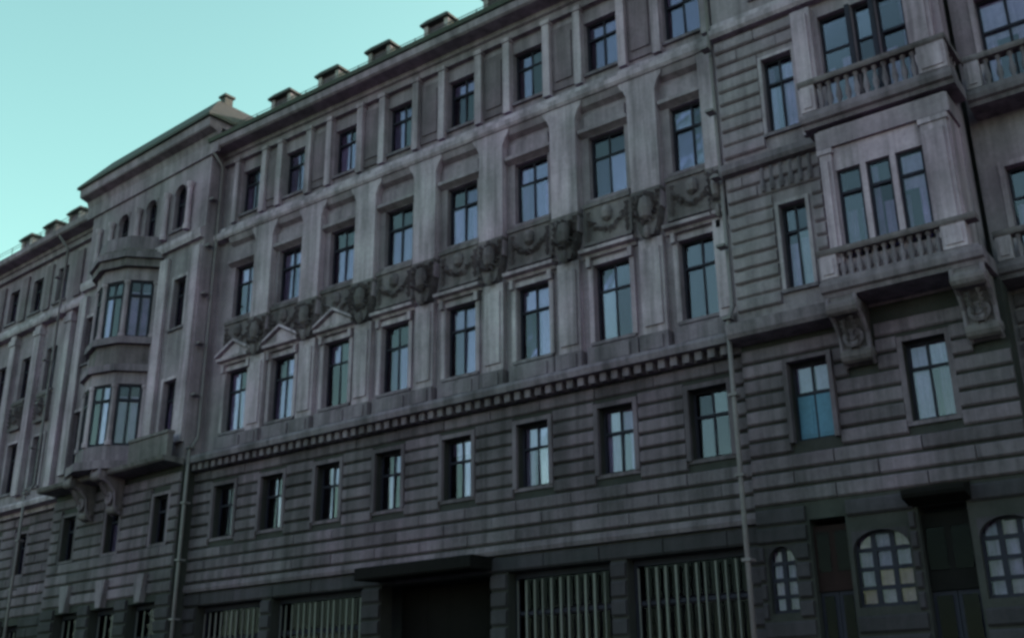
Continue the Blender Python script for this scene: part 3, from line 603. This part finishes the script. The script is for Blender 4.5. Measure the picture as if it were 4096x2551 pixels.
opLg = [(s-0.95, s+0.95, 0.6, 6.15) for s in (-8.8, -6.1, -3.4)]
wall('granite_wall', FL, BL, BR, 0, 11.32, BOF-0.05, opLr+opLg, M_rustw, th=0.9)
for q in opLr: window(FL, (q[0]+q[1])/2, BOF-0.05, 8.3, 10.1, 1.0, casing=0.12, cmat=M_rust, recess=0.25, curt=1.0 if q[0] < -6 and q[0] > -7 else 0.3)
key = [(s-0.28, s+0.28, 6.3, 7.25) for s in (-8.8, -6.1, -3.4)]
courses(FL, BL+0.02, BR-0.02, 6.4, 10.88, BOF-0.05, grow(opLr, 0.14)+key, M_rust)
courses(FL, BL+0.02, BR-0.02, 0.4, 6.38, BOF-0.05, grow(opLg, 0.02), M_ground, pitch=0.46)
for q in opLg: shop(FL, *q, BOF-0.05, pitch=0.42)
for s in (-8.8, -6.1, -3.4): part('keystone', cached('keyst', lambda: MB().uprism([(-0.16, 6.16), (0.16, 6.16), (0.36, 7.2), (-0.36, 7.2)], BOF-0.06, BOF+0.2).mesh('keystone', M_bal)), FL, s)

WL = -40.0
cw = [-14.9-2.45*k for k in range(9)]
opW = []
for s in cw: opW += [(s-0.5, s+0.5, 21.5, 23.3), (s-0.5, s+0.5, 16.95, 19.1), (s-0.5, s+0.5, 12.3, 14.7)]
wall('facade_wall', FL, WL, BL+0.1, 11.3, 24.4, -0.1, opW, M_wall)
for s in cw:
    window(FL, s, -0.1, 21.5, 23.3, 1.0); window(FL, s, -0.1, 16.95, 19.1, 1.0); window(FL, s, -0.1, 12.3, 14.7, 1.0, casing=0.12)
for s in [-13.2]+[c-1.22 for c in cw]:
    part('pilaster', cached('wgp', lambda: MB().box(-0.28, 0.28, -0.11, 0.16, 12.0, 20.44).box(-0.34, 0.34, -0.11, 0.22, 19.9, 20.2).mesh('pilaster', M_trim)), FL, s)
    part('wall_panel', cached('wgpan', lambda: MB().box(-0.3, 0.3, -0.11, 0.0, 21.3, 23.7).mesh('wall_panel', M_panel)), FL, s)
for s in cw:
    part('spandrel_panel', CACHE['spn'], FL, s, scale=(0.68, 1, 1))
part('cornice', MB().prism(CORN, WL, BL).mesh('cornice', M_wall), FL)
part('string_course', MB().prism(STR, WL, BL).mesh('string_course', M_trim), FL)
part('ledge', MB().prism(sh(LEDGE, 0.1), WL, BL).mesh('ledge', M_trim), FL)
part('roof', MB().prism([(0.74, 24.87), (-6, 28.6), (-13, 24.87)], WL, BL+0.1).mesh('roof', M_roof), FL)
for s in (-12.6, -15.0, -17.4, -19.9): dormer(FL, s, -0.3, z=25.5, s=0.9)
opWr = [(s-0.48, s+0.48, 8.3, 10.1) for s in cw]; opWg = [(s-0.8, s+0.8, 0.6, 6.1) for s in cw]
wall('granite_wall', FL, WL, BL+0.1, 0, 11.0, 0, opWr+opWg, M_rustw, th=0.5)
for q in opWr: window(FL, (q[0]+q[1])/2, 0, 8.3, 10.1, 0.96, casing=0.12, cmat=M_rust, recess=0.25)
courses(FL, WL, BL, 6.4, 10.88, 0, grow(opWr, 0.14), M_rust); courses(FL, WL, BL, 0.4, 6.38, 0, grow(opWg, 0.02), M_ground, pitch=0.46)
for q in opWg: shop(FL, *q, 0, pitch=0.4)

# ------------------------------------------------------------------ drainpipes
def pipe(fr, u, o, zt, zb, jog=None):
    pts = [(u, o+0.55, zt+0.2), (u, o, zt-0.35)]
    if jog: pts += [(u, o, jog[0]+0.3), (u, o+jog[1], jog[0]-0.3)]; o += jog[1]
    pts += [(u, o, zb)]
    p = part('drainpipe', MB().tube(pts, 0.068, 8).mesh('drainpipe', M_pipe, True), fr)
    z = zt-2
    while z > zb+1:
        sub('bracket', cached('brk', lambda: MB().box(-0.12, 0.12, -0.2, 0.1, 0, 0.07).mesh('bracket', M_pipe)), p, (u, -o, z)); z -= 2.1
    return p
pipe(FM, -11.55, 0.32, 24.2, 0.4, jog=(11.9, 0.38)); pipe(FM, -34.0, 0.25, 24.2, 0.4, jog=(11.9, 0.35)); pipe(FL, -13.95, 0.3, 24.2, 0.4, jog=(11.9, 0.35))

# ------------------------------------------------------------------ stone blocks: the 300 that show largest stay single, the rest are joined
camp = Vector((0, -26, 1.6))
def px(bk):
    fr, u0, u1, o, z0, z1, mt = bk; x, y = fr.w((u0+u1)/2, o); v = Vector((x, y, (z0+z1)/2))-camp
    zc = v.dot(fwd); sx, sy = v.dot(right)/zc*1095, v.dot(down)/zc*1095
    if abs(sx) > 530 or abs(sy) > 335 or zc < 1: return 0
    return (u1-u0)*(z1-z0)/zc**2
BLOCKS.sort(key=px, reverse=True)
def unit(mt):
    def mk():
        c, cz, d = 0.006, 0.13, 0.1; b = MB()
        vs = [(-0.5, 0, 0), (0.5, 0, 0), (0.5, 0, 1), (-0.5, 0, 1), (-0.5, -d*0.5, 0), (0.5, -d*0.5, 0), (0.5, -d*0.5, 1), (-0.5, -d*0.5, 1), (-0.5+c, -d, cz), (0.5-c, -d, cz), (0.5-c, -d, 1-cz), (-0.5+c, -d, 1-cz)]
        b.add(vs, [(0, 1, 5, 4), (1, 2, 6, 5), (2, 3, 7, 6), (3, 0, 4, 7), (4, 5, 9, 8), (5, 6, 10, 9), (6, 7, 11, 10), (7, 4, 8, 11), (8, 9, 10, 11)])
        return b.mesh('stone_block', mt)
    return cached(('blk', mt.name), mk)
rest = {}
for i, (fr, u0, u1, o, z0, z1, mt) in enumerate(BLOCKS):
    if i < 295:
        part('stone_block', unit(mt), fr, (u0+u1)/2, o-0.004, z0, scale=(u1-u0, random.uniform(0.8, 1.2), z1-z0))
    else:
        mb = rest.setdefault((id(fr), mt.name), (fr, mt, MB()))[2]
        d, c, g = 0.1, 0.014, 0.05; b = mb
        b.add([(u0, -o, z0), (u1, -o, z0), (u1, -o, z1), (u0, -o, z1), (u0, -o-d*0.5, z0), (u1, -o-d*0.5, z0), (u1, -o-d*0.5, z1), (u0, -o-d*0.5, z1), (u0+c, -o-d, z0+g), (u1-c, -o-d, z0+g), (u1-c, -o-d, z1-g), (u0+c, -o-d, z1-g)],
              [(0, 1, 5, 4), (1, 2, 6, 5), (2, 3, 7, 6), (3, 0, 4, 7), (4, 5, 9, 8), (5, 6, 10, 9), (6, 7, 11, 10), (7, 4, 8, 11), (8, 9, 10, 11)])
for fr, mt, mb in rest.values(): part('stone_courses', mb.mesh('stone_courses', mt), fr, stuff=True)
